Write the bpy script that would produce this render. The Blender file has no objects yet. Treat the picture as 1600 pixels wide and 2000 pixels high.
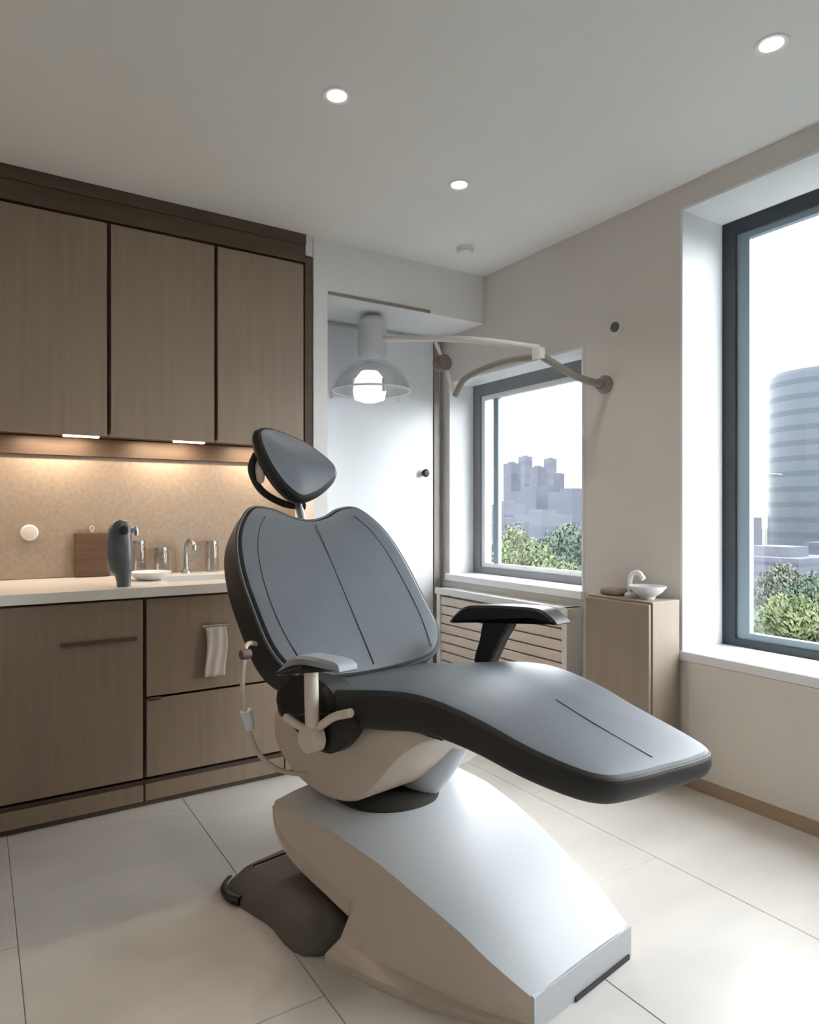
import bpy, bmesh, math, random
from mathutils import Vector

scene = bpy.context.scene
C = scene.collection
random.seed(7)
PI = math.pi

# ------------------------------------------------------------------ camera
CAM_H = 1.18
YAW = math.atan2(.537, .844)
cam = bpy.data.cameras.new('camera')
cam.sensor_fit = 'HORIZONTAL'
cam.sensor_width = 36.0
cam.lens = 36.0 * 1336 / 1600
cam.clip_end = 2000
cam_o = bpy.data.objects.new('camera', cam)
cam_o.location = (0, 0, CAM_H)
cam_o.rotation_euler = (PI / 2, 0, -YAW)
C.objects.link(cam_o)
scene.camera = cam_o

# ------------------------------------------------------------------ sky and exposure
world = bpy.data.worlds.new('overcast_sky')
scene.world = world
world.use_nodes = True
bgn = world.node_tree.nodes['Background']
bgn.inputs['Color'].default_value = (.93, .965, 1.0, 1)
bgn.inputs['Strength'].default_value = 5.6
scene.view_settings.view_transform = 'Standard'
scene.view_settings.look = 'None'
scene.view_settings.gamma = 1
scene.view_settings.use_curve_mapping = False
scene.view_settings.exposure = 1.42
scene.cycles.max_bounces = 10
scene.cycles.diffuse_bounces = 6
scene.cycles.transparent_max_bounces = 12
scene.cycles.caustics_reflective = False
scene.cycles.caustics_refractive = False
scene.cycles.sample_clamp_indirect = 8.0


# ------------------------------------------------------------------ materials
def lin(c):
    out = []
    for v in c:
        v = v / 255
        out.append(v / 12.92 if v <= .04045 else ((v + .055) / 1.055) ** 2.4)
    return (*out, 1)


def mat(name, rgb, rough=.5, spec=.5, metal=0, var=0, scale=(6, 6, 6), detail=4, bump=0, bscale=60, coat=0, rvar=0):
    m = bpy.data.materials.new(name)
    m.use_nodes = True
    nt = m.node_tree
    b = nt.nodes['Principled BSDF']
    b.inputs['Roughness'].default_value = rough
    b.inputs['Specular IOR Level'].default_value = spec
    b.inputs['Metallic'].default_value = metal
    b.inputs['Coat Weight'].default_value = coat
    col = lin(rgb)
    b.inputs['Base Color'].default_value = col
    tc = nt.nodes.new('ShaderNodeTexCoord')
    if var:
        geo = nt.nodes.new('ShaderNodeNewGeometry')
        mp = nt.nodes.new('ShaderNodeMapping')
        mp.inputs['Scale'].default_value = scale
        nt.links.new(geo.outputs['Position'], mp.inputs['Vector'])
        nz = nt.nodes.new('ShaderNodeTexNoise')
        nz.inputs['Scale'].default_value = 1
        nz.inputs['Detail'].default_value = detail
        nt.links.new(mp.outputs['Vector'], nz.inputs['Vector'])
        rp = nt.nodes.new('ShaderNodeValToRGB')
        rp.color_ramp.elements[0].position = .3
        rp.color_ramp.elements[1].position = .7
        rp.color_ramp.elements[0].color = tuple(v * (1 - var) for v in col[:3]) + (1,)
        rp.color_ramp.elements[1].color = tuple(min(1, v * (1 + var)) for v in col[:3]) + (1,)
        nt.links.new(nz.outputs['Fac'], rp.inputs['Fac'])
        nt.links.new(rp.outputs['Color'], b.inputs['Base Color'])
    if bump:
        geo2 = nt.nodes.new('ShaderNodeNewGeometry')
        nb = nt.nodes.new('ShaderNodeTexNoise')
        nb.inputs['Scale'].default_value = bscale
        nb.inputs['Detail'].default_value = 3
        nt.links.new(geo2.outputs['Position'], nb.inputs['Vector'])
        bp = nt.nodes.new('ShaderNodeBump')
        bp.inputs['Strength'].default_value = bump
        bp.inputs['Distance'].default_value = .002
        nt.links.new(nb.outputs['Fac'], bp.inputs['Height'])
        nt.links.new(bp.outputs['Normal'], b.inputs['Normal'])
    return m


def emit(name, rgb, strength):
    m = bpy.data.materials.new(name)
    m.use_nodes = True
    b = m.node_tree.nodes['Principled BSDF']
    b.inputs['Base Color'].default_value = lin(rgb)
    b.inputs['Emission Color'].default_value = lin(rgb)
    b.inputs['Emission Strength'].default_value = strength
    return m


def glass(name, tint=(1, 1, 1), gloss=.06, rough=0.0):
    m = bpy.data.materials.new(name)
    m.use_nodes = True
    nt = m.node_tree
    nt.nodes.clear()
    out = nt.nodes.new('ShaderNodeOutputMaterial')
    mix = nt.nodes.new('ShaderNodeMixShader')
    t = nt.nodes.new('ShaderNodeBsdfTransparent')
    g = nt.nodes.new('ShaderNodeBsdfGlossy')
    t.inputs['Color'].default_value = (*tint, 1)
    g.inputs['Roughness'].default_value = rough
    mix.inputs['Fac'].default_value = gloss
    nt.links.new(t.outputs[0], mix.inputs[1])
    nt.links.new(g.outputs[0], mix.inputs[2])
    nt.links.new(mix.outputs[0], out.inputs[0])
    return m


M = {}
M['ceiling'] = mat('ceiling_paint', (226, 225, 223), .8, .2, var=.015, scale=(2, 2, 2))
M['wall'] = mat('wall_paint_greige', (209, 203, 197), .75, .25, var=.02, scale=(3, 3, 3))
M['white_wall'] = mat('wall_paint_white', (222, 222, 222), .7, .25, var=.015, scale=(3, 3, 3))
M['white'] = mat('white_lacquer', (220, 221, 223), .4, .4, var=.01)
M['door'] = mat('white_door_lacquer', (212, 214, 217), .28, .5, var=.01)
M['wood'] = mat('greige_oak_veneer', (138, 121, 104), .45, .4, var=.08, scale=(38, 38, 2.2), detail=6, bump=.12, bscale=120)
M['wood_dark'] = mat('dark_oak_edge', (86, 72, 60), .55, .3, var=.12, scale=(3, 30, 30), detail=5)
M['stone'] = mat('speckled_beige_stone', (160, 144, 128), .5, .4, var=.10, scale=(55, 55, 55), detail=5)
M['worktop'] = mat('white_worktop', (226, 222, 216), .3, .5, var=.02, scale=(8, 8, 8))
M['tile'] = mat('pale_floor_tile', (201, 196, 190), .30, .45, var=.07, scale=(2.0, 5.0, 3), detail=7, bump=.05, bscale=30)
M['grout'] = mat('floor_grout', (172, 165, 158), .8, .2, var=.05, scale=(20, 20, 20))
M['base_trim'] = mat('tan_baseboard', (158, 138, 118), .6, .3, var=.06, scale=(3, 3, 20))
M['leather'] = mat('slate_leather', (74, 80, 87), .44, .5, var=.05, scale=(9, 9, 9), bump=.12, bscale=260)
M['leather_side'] = mat('charcoal_leather', (38, 36, 35), .5, .45, var=.06, scale=(9, 9, 9), bump=.12, bscale=260)
M['seam_and_shade'] = mat('stitching_and_shade_line', (66, 71, 77), .6, .3, var=.05)
M['shell'] = mat('beige_shade_plastic', (205, 191, 176), .42, .45, var=.015)  # warm shade on the chair's sides is put into this beige
M['cover'] = mat('white_plastic', (190, 193, 197), .45, .5, var=.01)
M['cream'] = mat('cream_plastic', (224, 212, 198), .4, .45, var=.01)
M['black'] = mat('black_plastic', (30, 29, 29), .45, .45, var=.04)
M['grey_plastic'] = mat('dark_grey_plastic', (96, 90, 84), .5, .4, var=.04)
M['rubber'] = mat('dark_rubber', (58, 56, 52), .7, .3, var=.06)
M['steel'] = mat('brushed_steel', (170, 176, 178), .32, .5, 1, var=.04, scale=(60, 6, 6))
M['arm_pad'] = mat('grey_arm_pad', (150, 156, 162), .4, .5, var=.03)
M['frame_dark'] = mat('anthracite_frame', (44, 52, 58), .4, .45, var=.04)
M['frame_mid'] = mat('mid_grey_frame', (116, 116, 119), .4, .45, var=.03)
M['frame_grey'] = mat('blue_grey_sash', (126, 142, 152), .35, .5, var=.03)
M['slate'] = mat('slate_ceramic', (84, 90, 94), .35, .5, var=.06)
M['brownbox'] = mat('dark_brown_panel', (92, 70, 52), .55, .35, var=.2, scale=(6, 6, 50), detail=5)
M['taupe'] = mat('taupe_laminate', (142, 129, 116), .55, .35, var=.05, scale=(20, 20, 2))
M['taupe_metal'] = mat('taupe_metal', (132, 126, 118), .4, .45, var=.03)
M['brown_knob'] = mat('brown_joint', (98, 82, 76), .5, .4, var=.04)
M['light_grey'] = mat('light_grey_enamel', (206, 205, 202), .4, .45, var=.015)
M['cloth'] = mat('pale_cotton', (204, 194, 184), .9, .1, var=.05, scale=(60, 60, 60), bump=.3, bscale=400)
M['tower'] = mat('hazy_tower_glass', (54, 58, 64), .5, .08, var=.05, scale=(.3, .3, .1))
M['tower_band'] = mat('hazy_tower_band', (51, 55, 61), .5, .08, var=.05, scale=(.3, .3, .1))
M['city'] = mat('hazy_city_concrete', (66, 68, 75), .7, .08, var=.1, scale=(.5, .5, .3))
M['city2'] = mat('hazy_city_stone', (60, 61, 70), .7, .08, var=.12, scale=(.5, .5, .3))
M['city_win'] = mat('far_window_band', (55, 57, 66), .4, .08, var=.08, scale=(.5, .5, .3))
M['ground'] = mat('outdoor_ground', (40, 46, 40), .9, .1, var=.2, scale=(.2, .2, .2))
M['leaf_a'] = mat('leaf_bright', (62, 69, 46), .6, .08, var=.4, scale=(1.4, 1.4, 1.4))
M['leaf_b'] = mat('leaf_deep', (47, 58, 48), .6, .08, var=.4, scale=(1.4, 1.4, 1.4))
M['leaf_c'] = mat('leaf_grey', (63, 67, 59), .6, .08, var=.35, scale=(1.4, 1.4, 1.4))
M['bark'] = mat('bark', (49, 42, 35), .9, .1, var=.2, scale=(8, 8, 2))
M['led'] = emit('warm_led', (255, 214, 168), 4)
M['lens'] = emit('downlight_lens', (255, 246, 232), 16)
M['lamp_lens'] = emit('dental_lamp_lens', (242, 246, 255), .5)
M['pane'] = glass('window_glass', (.97, .985, .985), .05)
M['jar_glass'] = glass('jar_glass', (.80, .80, .80), .10, .05)
M['acrylic'] = glass('clear_lamp_shield', (.93, .93, .93), .10, .1)

# ------------------------------------------------------------------ mesh helpers
WL = {}


def wloc(o):
    return WL.get(o.name, Vector((0, 0, 0)))


def thing(name, label, cat, loc=(0, 0, 0), group=None):
    o = bpy.data.objects.new(name, None)
    C.objects.link(o)
    o.empty_display_size = .1
    o.location = loc
    WL[o.name] = Vector(loc)
    o['label'] = label
    o['category'] = cat
    if group:
        o['group'] = group
    return o


def tag(o, label=None, cat=None, group=None, kind=None):
    if label: o['label'] = label
    if cat: o['category'] = cat
    if group: o['group'] = group
    if kind: o['kind'] = kind
    return o


def mk(name, verts, faces, material, parent=None, smooth=False, sharp=None):
    vs = [Vector(v) for v in verts]
    lo = Vector([min(v[i] for v in vs) for i in range(3)])
    hi = Vector([max(v[i] for v in vs) for i in range(3)])
    c = (lo + hi) / 2
    me = bpy.data.meshes.new(name)
    me.from_pydata([v - c for v in vs], [], faces)
    me.validate()
    bm = bmesh.new(); bm.from_mesh(me)
    bmesh.ops.recalc_face_normals(bm, faces=bm.faces)
    if smooth:
        for f in bm.faces: f.smooth = True
        if sharp is not None:
            for e in bm.edges:
                if len(e.link_faces) == 2 and e.calc_face_angle(0) > sharp: e.smooth = False
    bm.to_mesh(me); bm.free()
    me.materials.append(material)
    o = bpy.data.objects.new(name, me)
    C.objects.link(o)
    if parent is not None:
        o.parent = parent
        o.location = c - wloc(parent)
    else:
        o.location = c
    WL[o.name] = c
    return o


def box_data(x0, x1, y0, y1, z0, z1, bev=0, seg=2):
    bm = bmesh.new()
    bmesh.ops.create_cube(bm, size=1)
    for v in bm.verts:
        v.co = Vector(((x0 + x1) / 2 + v.co.x * (x1 - x0), (y0 + y1) / 2 + v.co.y * (y1 - y0), (z0 + z1) / 2 + v.co.z * (z1 - z0)))
    if bev:
        bmesh.ops.bevel(bm, geom=list(bm.edges), offset=bev, segments=seg, affect='EDGES', profile=.5)
    bm.verts.index_update()
    vs = [v.co.copy() for v in bm.verts]
    fs = [[v.index for v in f.verts] for f in bm.faces]
    bm.free()
    return vs, fs


def box(name, x0, x1, y0, y1, z0, z1, m, parent=None, bev=0, seg=2):
    vs, fs = box_data(min(x0, x1), max(x0, x1), min(y0, y1), max(y0, y1), min(z0, z1), max(z0, z1), bev, seg)
    return mk(name, vs, fs, m, parent)


def join(datas):
    V, Fs = [], []
    for vs, fs in datas:
        k = len(V)
        V += [Vector(v) for v in vs]
        Fs += [[i + k for i in f] for f in fs]
    return V, Fs


def boxes(name, lst, m, parent=None):
    return mk(name, *join([box_data(*b) for b in lst]), m, parent)


def catmull(pts, n=6):
    pts = [Vector(p) for p in pts]
    if len(pts) < 3: return pts
    P = [pts[0] * 2 - pts[1]] + pts + [pts[-1] * 2 - pts[-2]]
    out = []
    for i in range(1, len(P) - 2):
        p0, p1, p2, p3 = P[i - 1], P[i], P[i + 1], P[i + 2]
        for k in range(n):
            t = k / n
            out.append(.5 * (2 * p1 + (p2 - p0) * t + (2 * p0 - 5 * p1 + 4 * p2 - p3) * t * t + (3 * p1 - p0 - 3 * p2 + p3) * t ** 3))
    out.append(pts[-1])
    return out


def tube_data(pts, r, seg=10, smooth_n=0, closed=False):
    if smooth_n: pts = catmull(pts, smooth_n)
    pts = [Vector(p) for p in pts]
    n = len(pts)
    rs = [r] * n if not isinstance(r, (list, tuple)) else [r[0] + (r[1] - r[0]) * i / (n - 1) for i in range(n)]
    vs, fs = [], []
    prev = None
    for i, p in enumerate(pts):
        if closed: d = pts[(i + 1) % n] - pts[i - 1]
        else: d = pts[min(i + 1, n - 1)] - pts[max(i - 1, 0)]
        d.normalize()
        if prev is None:
            s = d.orthogonal().normalized()
        else:
            s = (prev - d * prev.dot(d)).normalized()
        prev = s
        t = d.cross(s)
        for k in range(seg):
            a = 2 * PI * k / seg
            vs.append(p + (s * math.cos(a) + t * math.sin(a)) * rs[i])
    m = n if closed else n - 1
    for i in range(m):
        j = (i + 1) % n
        for k in range(seg):
            fs.append([i * seg + k, i * seg + (k + 1) % seg, j * seg + (k + 1) % seg, j * seg + k])
    if not closed:
        fs.append(list(range(seg))); fs.append([(n - 1) * seg + k for k in range(seg)])
    return vs, fs


def tube(name, pts, r, m, parent=None, seg=10, smooth_n=0, closed=False):
    return mk(name, *tube_data(pts, r, seg, smooth_n, closed), m, parent, True, .8)


def lathe_data(prof, c, axis='z', seg=24):
    c = Vector(c)
    vs, fs = [], []
    for (r, h) in prof:
        for k in range(seg):
            a = 2 * PI * k / seg
            x, y = r * math.cos(a), r * math.sin(a)
            vs.append(c + (Vector((x, y, h)) if axis == 'z' else Vector((h, x, y)) if axis == 'x' else Vector((x, h, y))))
    n = len(prof)
    for i in range(n - 1):
        for k in range(seg):
            fs.append([i * seg + k, i * seg + (k + 1) % seg, (i + 1) * seg + (k + 1) % seg, (i + 1) * seg + k])
    if prof[0][0] > 1e-5: fs.append(list(range(seg)))
    if prof[-1][0] > 1e-5: fs.append([(n - 1) * seg + k for k in range(seg)])
    return vs, fs


def lathe(name, prof, c, m, parent=None, axis='z', seg=24):
    prof = [(max(r, 2e-4), h) for r, h in prof]
    return mk(name, *lathe_data(prof, c, axis, seg), m, parent, True, .6)


# ------------------------------------------------------------------ room numbers
WX = 2.596          # window wall, room face
WT = .34            # its reveal depth
BY = 3.245          # soffit, pier and upper cabinet fronts
NY = 3.50           # splashback behind the worktop
RY = 3.70           # recess with the white door
CZ = 2.60
X0, Y0 = -2.1, -1.7

# ------------------------------------------------------------------ floor
fl = box('floor', X0, WX + .02, Y0, RY + .05, -.12, -.004, M['grout'])
tag(fl, 'pale stone effect tiled floor', kind='structure')
TW, TL = .622, 1.244
tv, tf = box_data(-TW / 2 + .0009, TW / 2 - .0009, -TL / 2 + .0009, TL / 2 - .0009, -.008, 0, .0015, 1)
tile_me = bpy.data.meshes.new('tile')
tile_me.from_pydata(tv, [], tf)
tile_me.materials.append(M['tile'])
cut = {}
for i in range(-4, 5):
    cx = .1 + TW * (i + .5)
    for j in range(-3, 3):
        cy = 1.52 + TL * (j + .5) + (0 if i % 2 == 0 else TL / 2)
        ax0, ax1 = max(cx - TW / 2, X0), min(cx + TW / 2, WX)
        ay0, ay1 = max(cy - TL / 2, Y0), min(cy + TL / 2, RY)
        if ax1 - ax0 < .02 or ay1 - ay0 < .02: continue
        if ax1 - ax0 > TW - .001 and ay1 - ay0 > TL - .001:
            o = bpy.data.objects.new('tile', tile_me); C.objects.link(o)
            o.parent = fl; o.location = Vector((cx, cy, 0)) - wloc(fl)
        else:
            box('tile', ax0 + .0009, ax1 - .0009, ay0 + .0009, ay1 - .0009, -.008, 0, M['tile'], fl, .0015, 1)

# ------------------------------------------------------------------ ceiling and walls
ce = box('ceiling', X0 - .1, WX + WT + .1, Y0 - .1, RY + .15, CZ, CZ + .12, M['ceiling'])
tag(ce, 'flat off white painted ceiling', kind='structure')

# small window and large window openings on the window wall
SW = (2.44, 3.60, .77, 2.02)
LW = (-.35, 1.879, .567, 2.50)
wall = boxes('wall_right', [
    (WX, WX + WT, Y0 - .1, LW[0], 0, CZ),
    (WX, WX + WT, LW[0], LW[1], 0, LW[2]),
    (WX, WX + WT, LW[0], LW[1], LW[3], CZ),
    (WX, WX + WT, LW[1], SW[0], 0, CZ),
    (WX, WX + WT, SW[0], SW[1], 0, SW[2]),
    (WX, WX + WT, SW[0], SW[1], SW[3], CZ),
    (WX, WX + WT, SW[1], RY + .1, 0, CZ)], M['wall'])
tag(wall, 'greige painted wall with two windows', kind='structure')
tag(box('wall_left', X0 - .1, X0, Y0 - .1, RY + .1, 0, CZ, M['wall']), 'greige side wall', kind='structure')
tag(box('wall_front', X0, WX, Y0 - .1, Y0, 0, CZ, M['wall']), 'greige wall behind the viewer', kind='structure')
wb = boxes('wall_back', [
    (X0, 1.478, NY, NY + .1, 0, CZ),
    (1.478, WX, RY, RY + .1, 0, CZ),
    (1.557, WX, BY, RY, 2.317, CZ),
    (1.478, 1.557, BY, RY, 0, 2.317), (1.478, 1.557, BY, RY, 2.317, CZ),
    (X0, 1.478, BY + .012, NY, 2.50, CZ)], M['white_wall'])
tag(wb, 'white wall with a recess, pier and soffit', kind='structure')

# baseboards
tag(boxes('baseboard_right', [(WX - .014, WX, Y0, SW[1] + .09, 0, .055)], M['base_trim']), 'tan baseboard along the window wall', kind='structure')
tag(box('baseboard_left', X0, X0 + .014, Y0, BY, 0, .055, M['base_trim']), 'tan baseboard on the side wall', kind='structure')
# panel under the large window, standing proud of the wall
tag(boxes('trim_1', [(WX - .012, WX, LW[0] - .1, 1.83, .056, LW[2] - .03)], M['wall']), 'flat panel below the large window', kind='structure')
# thin taupe strip painting the shadow line along the soffit edge
tag(boxes('soffit_shadow_strip', [(1.56, 2.2, BY - .012, BY, 2.317, 2.332)], M['taupe_metal']), 'thin painted shadow strip along the soffit edge', kind='structure')


# ------------------------------------------------------------------ windows
def window(name, W, label, fd, mf, sill_proj, dep=WT):
    y0, y1, z0, z1 = W
    root = bpy.data.objects.new(name, None); C.objects.link(root)
    root.location = (WX, (y0 + y1) / 2, z0); WL[root.name] = Vector(root.location)
    tag(root, label, kind='structure')
    t = .012
    # white reveal lining: jambs, head, sill board
    box('jamb_lining', WX - .004, WX + WT, y1 - t, y1, z0, z1, M['white'], root)
    box('jamb_lining', WX - .004, WX + WT, y0, y0 + t, z0, z1, M['white'], root)
    box('head_lining', WX - .004, WX + WT, y0 + t, y1 - t, z1 - t, z1, M['white'], root)
    box('sill', WX - sill_proj, WX + WT, y0 - .01, y1 + .01, z0 - .03, z0 + .012, M['white'], root, .004, 1)
    xa, xb = WX + dep - .055, WX + dep - .005
    a0, a1, b0, b1 = y0 + t, y1 - t, z0 + .012, z1 - t
    f = boxes('frame', [(xa, xb, a0, a0 + fd, b0, b1), (xa, xb, a1 - fd, a1, b0, b1),
                        (xa, xb, a0 + fd, a1 - fd, b0, b0 + fd * .55), (xa, xb, a0 + fd, a1 - fd, b1 - fd, b1)], mf, root)
    s0, s1, c0, c1 = a0 + fd, a1 - fd, b0 + fd * .55, b1 - fd
    sx0, sx1 = xa + .012, xb - .006
    return root, (s0, s1, c0, c1, sx0, sx1)


w1, (s0, s1, c0, c1, sx0, sx1) = window('window_1', SW, 'small window with a white reveal and grey frame', .075, M['frame_mid'], .03, .24)
boxes('sash', [(sx0, sx1, s0, s0 + .035, c0, c1), (sx0, sx1, s1 - .035, s1, c0, c1), (sx0, sx1, s0 + .035, s1 - .035, c0, c0 + .03), (sx0, sx1, s0 + .035, s1 - .035, c1 - .03, c1)], M['white'], w1)
box('mullion', sx0, sx1, s1 - .165, s1 - .115, c0 + .03, c1 - .03, M['frame_grey'], w1, .004, 1)
box('pane', sx0 + .012, sx0 + .018, s0 + .03, s1 - .155, c0 + .025, c1 - .025, M['pane'], w1)
box('pane', sx0 + .012, sx0 + .018, s1 - .12, s1 - .03, c0 + .025, c1 - .025, M['pane'], w1)

w2, (s0, s1, c0, c1, sx0, sx1) = window('window_2', LW, 'large window with a white reveal and anthracite frame', .062, M['frame_dark'], .012)
mids = [s0, (s0 + s1) / 2, s1]
box('mullion', sx0 - .012, sx1, mids[1] - .04, mids[1] + .04, c0, c1, M['frame_dark'], w2, .004, 1)
for k in range(2):
    p0 = mids[k] + (.04 if k else 0); p1 = mids[k + 1] - (0 if k else .04)
    sa = boxes('sash', [(sx0, sx1, p0, p0 + .06, c0, c1), (sx0, sx1, p1 - .06, p1, c0, c1), (sx0, sx1, p0 + .06, p1 - .06, c0, c0 + .03), (sx0, sx1, p0 + .06, p1 - .06, c1 - .03, c1)], M['frame_grey'], w2)
    box('pane', sx0 + .012, sx0 + .018, p0 + .055, p1 - .055, c0 + .025, c1 - .025, M['pane'], sa)

# ------------------------------------------------------------------ white door in the recess
d1 = bpy.data.objects.new('door_1', None); C.objects.link(d1)
d1.location = (2.09, RY, 0); WL['door_1'] = Vector(d1.location)
tag(d1, 'tall flush white door with a small black knob', kind='structure')
box('leaf', 1.62, 2.515, RY - .035, RY - .004, .01, 2.29, M['door'], d1, .003, 1)
lathe('knob', [(.010, 0), (.010, -.02), (.024, -.026), (.026, -.038), (.018, -.05), (0, -.052)], (2.433, RY - .035, 1.429), M['black'], d1, 'y', 20)
boxes('door_frame', [(2.517, 2.556, RY - .045, RY - .004, .0, 2.31), (1.58, 1.618, RY - .045, RY - .004, .0, 2.31)], M['taupe_metal'], d1)

# ------------------------------------------------------------------ upper cabinets
edges = [-.445, .028, .499, .972, 1.430]
UB, UT = 1.512, 2.46
seen_u = ['wooden wall cabinet mostly beyond the left picture edge', 'leftmost fully lit wooden wall cabinet above the round white socket',
          'middle wooden wall cabinet between two dark vertical gaps', 'wooden wall cabinet beside the white pier, above the headrest']
for k in range(4):
    a, b = edges[k], edges[k + 1]
    t = thing('wall_cabinet', seen_u[k], 'cabinet', ((a + b) / 2, NY, UB), 'upper wooden cabinets')
    g = .010
    boxes('body', [(a + .001, a + .019, BY + .022, NY, UB + .012, UT), (b - .019, b - .001, BY + .022, NY, UB + .012, UT),
                   (a + .019, b - .019, BY + .022, NY, UB + .012, UB + .03), (a + .019, b - .019, BY + .022, NY, UT - .018, UT),
                   (a + .019, b - .019, NY - .01, NY, UB + .048, UT - .018)], M['wood_dark'], t)
    box('door', a + g * .8, b - g * .8, BY, BY + .02, UB, UT - .012, M['wood'], t, .002, 1)
    led = box('led_strip', b - .17, b - .025, BY + .10, BY + .125, UB + .001, UB + .012, M['led'], t)
    led['label'] = 'warm glowing light strip'
    l = bpy.data.lights.new('under_cabinet_light', 'AREA')
    l.shape = 'RECTANGLE'; l.size = b - a - .2; l.size_y = .03; l.energy = .9; l.color = (1, .80, .60)
    lo = bpy.data.objects.new('under_cabinet_light', l); C.objects.link(lo)
    lo.parent = t; lo.location = Vector(((a + b) / 2 + .04, BY + .15, UB + .008)) - wloc(t)
tr = thing('cornice', 'dark wooden cornice strip running above the wall cabinets', 'cornice', (.5, BY, UT))
box('fascia', edges[0], 1.432, BY - .004, BY + .03, UT, 2.545, M['wood_dark'], tr, .002, 1)
box('cap', edges[0], 1.432, BY - .012, BY + .03, 2.545, 2.5995, M['wood_dark'], tr, .002, 1)
pn = box('end_panel', 1.432, 1.474, BY + .006, NY - .014, UB, 2.49, M['wood_dark'], None, .002, 1)
tag(pn, 'narrow dark wooden end panel between wall cabinets and white pier', 'panel')

# splashback and its trim
sp = box('splashback', X0 + .01, 1.474, NY - .012, NY - .001, .882, UB - .02, M['stone'])
tag(sp, 'speckled beige stone splashback under the wall cabinets', 'splashback')
st = box('splashback_trim', X0 + .01, 1.43, NY - .03, NY - .0125, UB - .075, UB + .01, M['wood_dark'], None, .002, 1)
tag(st, 'thin brown wooden rail along the top of the splashback', 'trim')

# ------------------------------------------------------------------ base cabinets
FY = 2.87
bed = [-.63, -.025, .574, 1.17, 1.474]
KZ, TZ = .115, .835


def base_unit(a, b, kind, label):
    t = thing('base_cabinet', label, 'cabinet', ((a + b) / 2, FY, 0), 'lower wooden cabinets')
    boxes('body', [(a + .001, a + .019, FY + .022, NY - .013, KZ, TZ), (b - .019, b - .001, FY + .022, NY - .013, KZ, TZ),
                   (a + .019, b - .019, FY + .022, NY - .013, KZ, KZ + .018), (a + .019, b - .019, NY - .03, NY - .013, KZ + .018, TZ), (a + .019, b - .019, FY + .022, FY + .04, TZ - .05, TZ)], M['wood_dark'], t)
    boxes('plinth', [(a + .001, b - .001, FY + .02, FY + .04, .001, KZ - .012)], M['wood_dark'], t)
    box('plinth_board', a + .003, b - .003, FY + .008, FY + .02, .022, .088, M['wood'], t, .002, 1)
    g = .007
    if kind == 'door':
        d = box('door', a + g, b - g, FY, FY + .02, KZ + .004, TZ - .004, M['wood'], t, .002, 1)
        box('handle', b - .30, b - .03, FY - .010, FY, .672, .686, M['wood_dark'], d, .002, 1)
    elif kind == 'drawers':
        box('drawer', a + g, b - g, FY, FY + .02, .440, TZ - .004, M['wood'], t, .002, 1)
        d = box('drawer', a + g, b - g, FY, FY + .02, KZ + .004, .430, M['wood'], t, .002, 1)
        box('handle', a + .012, a + .06, FY - .008, FY, .424, .437, M['wood_dark'], d, .002, 1)
    else:
        box('door', a + g, b - g, FY, FY + .02, KZ + .004, TZ - .004, M['wood'], t, .002, 1)
    return t


base_unit(bed[0], bed[1], 'door', 'wooden base cabinet beyond the left picture edge')
base_unit(bed[1], bed[2], 'door', 'wooden base cabinet with one door below the round white socket')
base_unit(bed[2], bed[3], 'drawers', 'wooden base cabinet with two drawers behind the dental chair')
base_unit(bed[3], bed[4], 'plain', 'narrow wooden base cabinet between the drawer cabinet and white pier')
wt = thing('worktop', 'white worktop with a sink running over the base cabinets', 'worktop', (.5, 2.85, TZ))
SX0, SX1, SY0, SY1 = .70, 1.12, 3.02, 3.38
boxes('slab', [(bed[0], SX0, 2.85, NY - .013, .842, .88), (SX1, 1.474, 2.85, NY - .013, .842, .88), (SX0, SX1, 2.85, SY0, .842, .88), (SX0, SX1, SY1, NY - .013, .842, .88)], M['worktop'], wt)
boxes('sink_bowl', [(SX0, SX1, SY0, SY1, .76, .768), (SX0, SX0 + .008, SY0, SY1, .768, .872), (SX1 - .008, SX1, SY0, SY1, .768, .872), (SX0 + .008, SX1 - .008, SY0, SY0 + .008, .768, .872), (SX0 + .008, SX1 - .008, SY1 - .008, SY1, .768, .872)], M['light_grey'], wt)

# ------------------------------------------------------------------ things on the worktop
t = thing('soap_dispenser', 'slate grey upright soap dispenser with dark round nozzle on the worktop', 'soap dispenser', (.495, 2.94, .88))
bod = []
for z, r, dx in [(0, .026, .012), (.02, .027, .012), (.05, .032, .008), (.07, .046, 0), (.12, .049, -.004), (.19, .047, -.004), (.235, .042, -.002), (.262, .028, 0), (.270, .004, 0)]:
    bod.append((z, r, dx))
vs, fs = [], []
for z, r, dx in bod:
    for k in range(24):
        a = 2 * PI * k / 24
        vs.append((.495 + dx + r * math.cos(a), 2.94 + r * .9 * math.sin(a), .88 + z))
for i in range(len(bod) - 1):
    for k in range(24):
        fs.append([i * 24 + k, i * 24 + (k + 1) % 24, (i + 1) * 24 + (k + 1) % 24, (i + 1) * 24 + k])
fs.append(list(range(24))); fs.append([(len(bod) - 1) * 24 + k for k in range(24)])
mk('body', vs, fs, M['slate'], t, True, .9)
lathe('nozzle', [(.019, .002), (.019, -.012), (.013, -.018), (0, -.018)], (.500, 2.903, 1.108), M['black'], t, 'y', 20)
tube('spout', [(.535, 2.94, 1.10), (.552, 2.94, 1.115), (.556, 2.94, 1.085)], .008, M['steel'], t, 8, 4)

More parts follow.
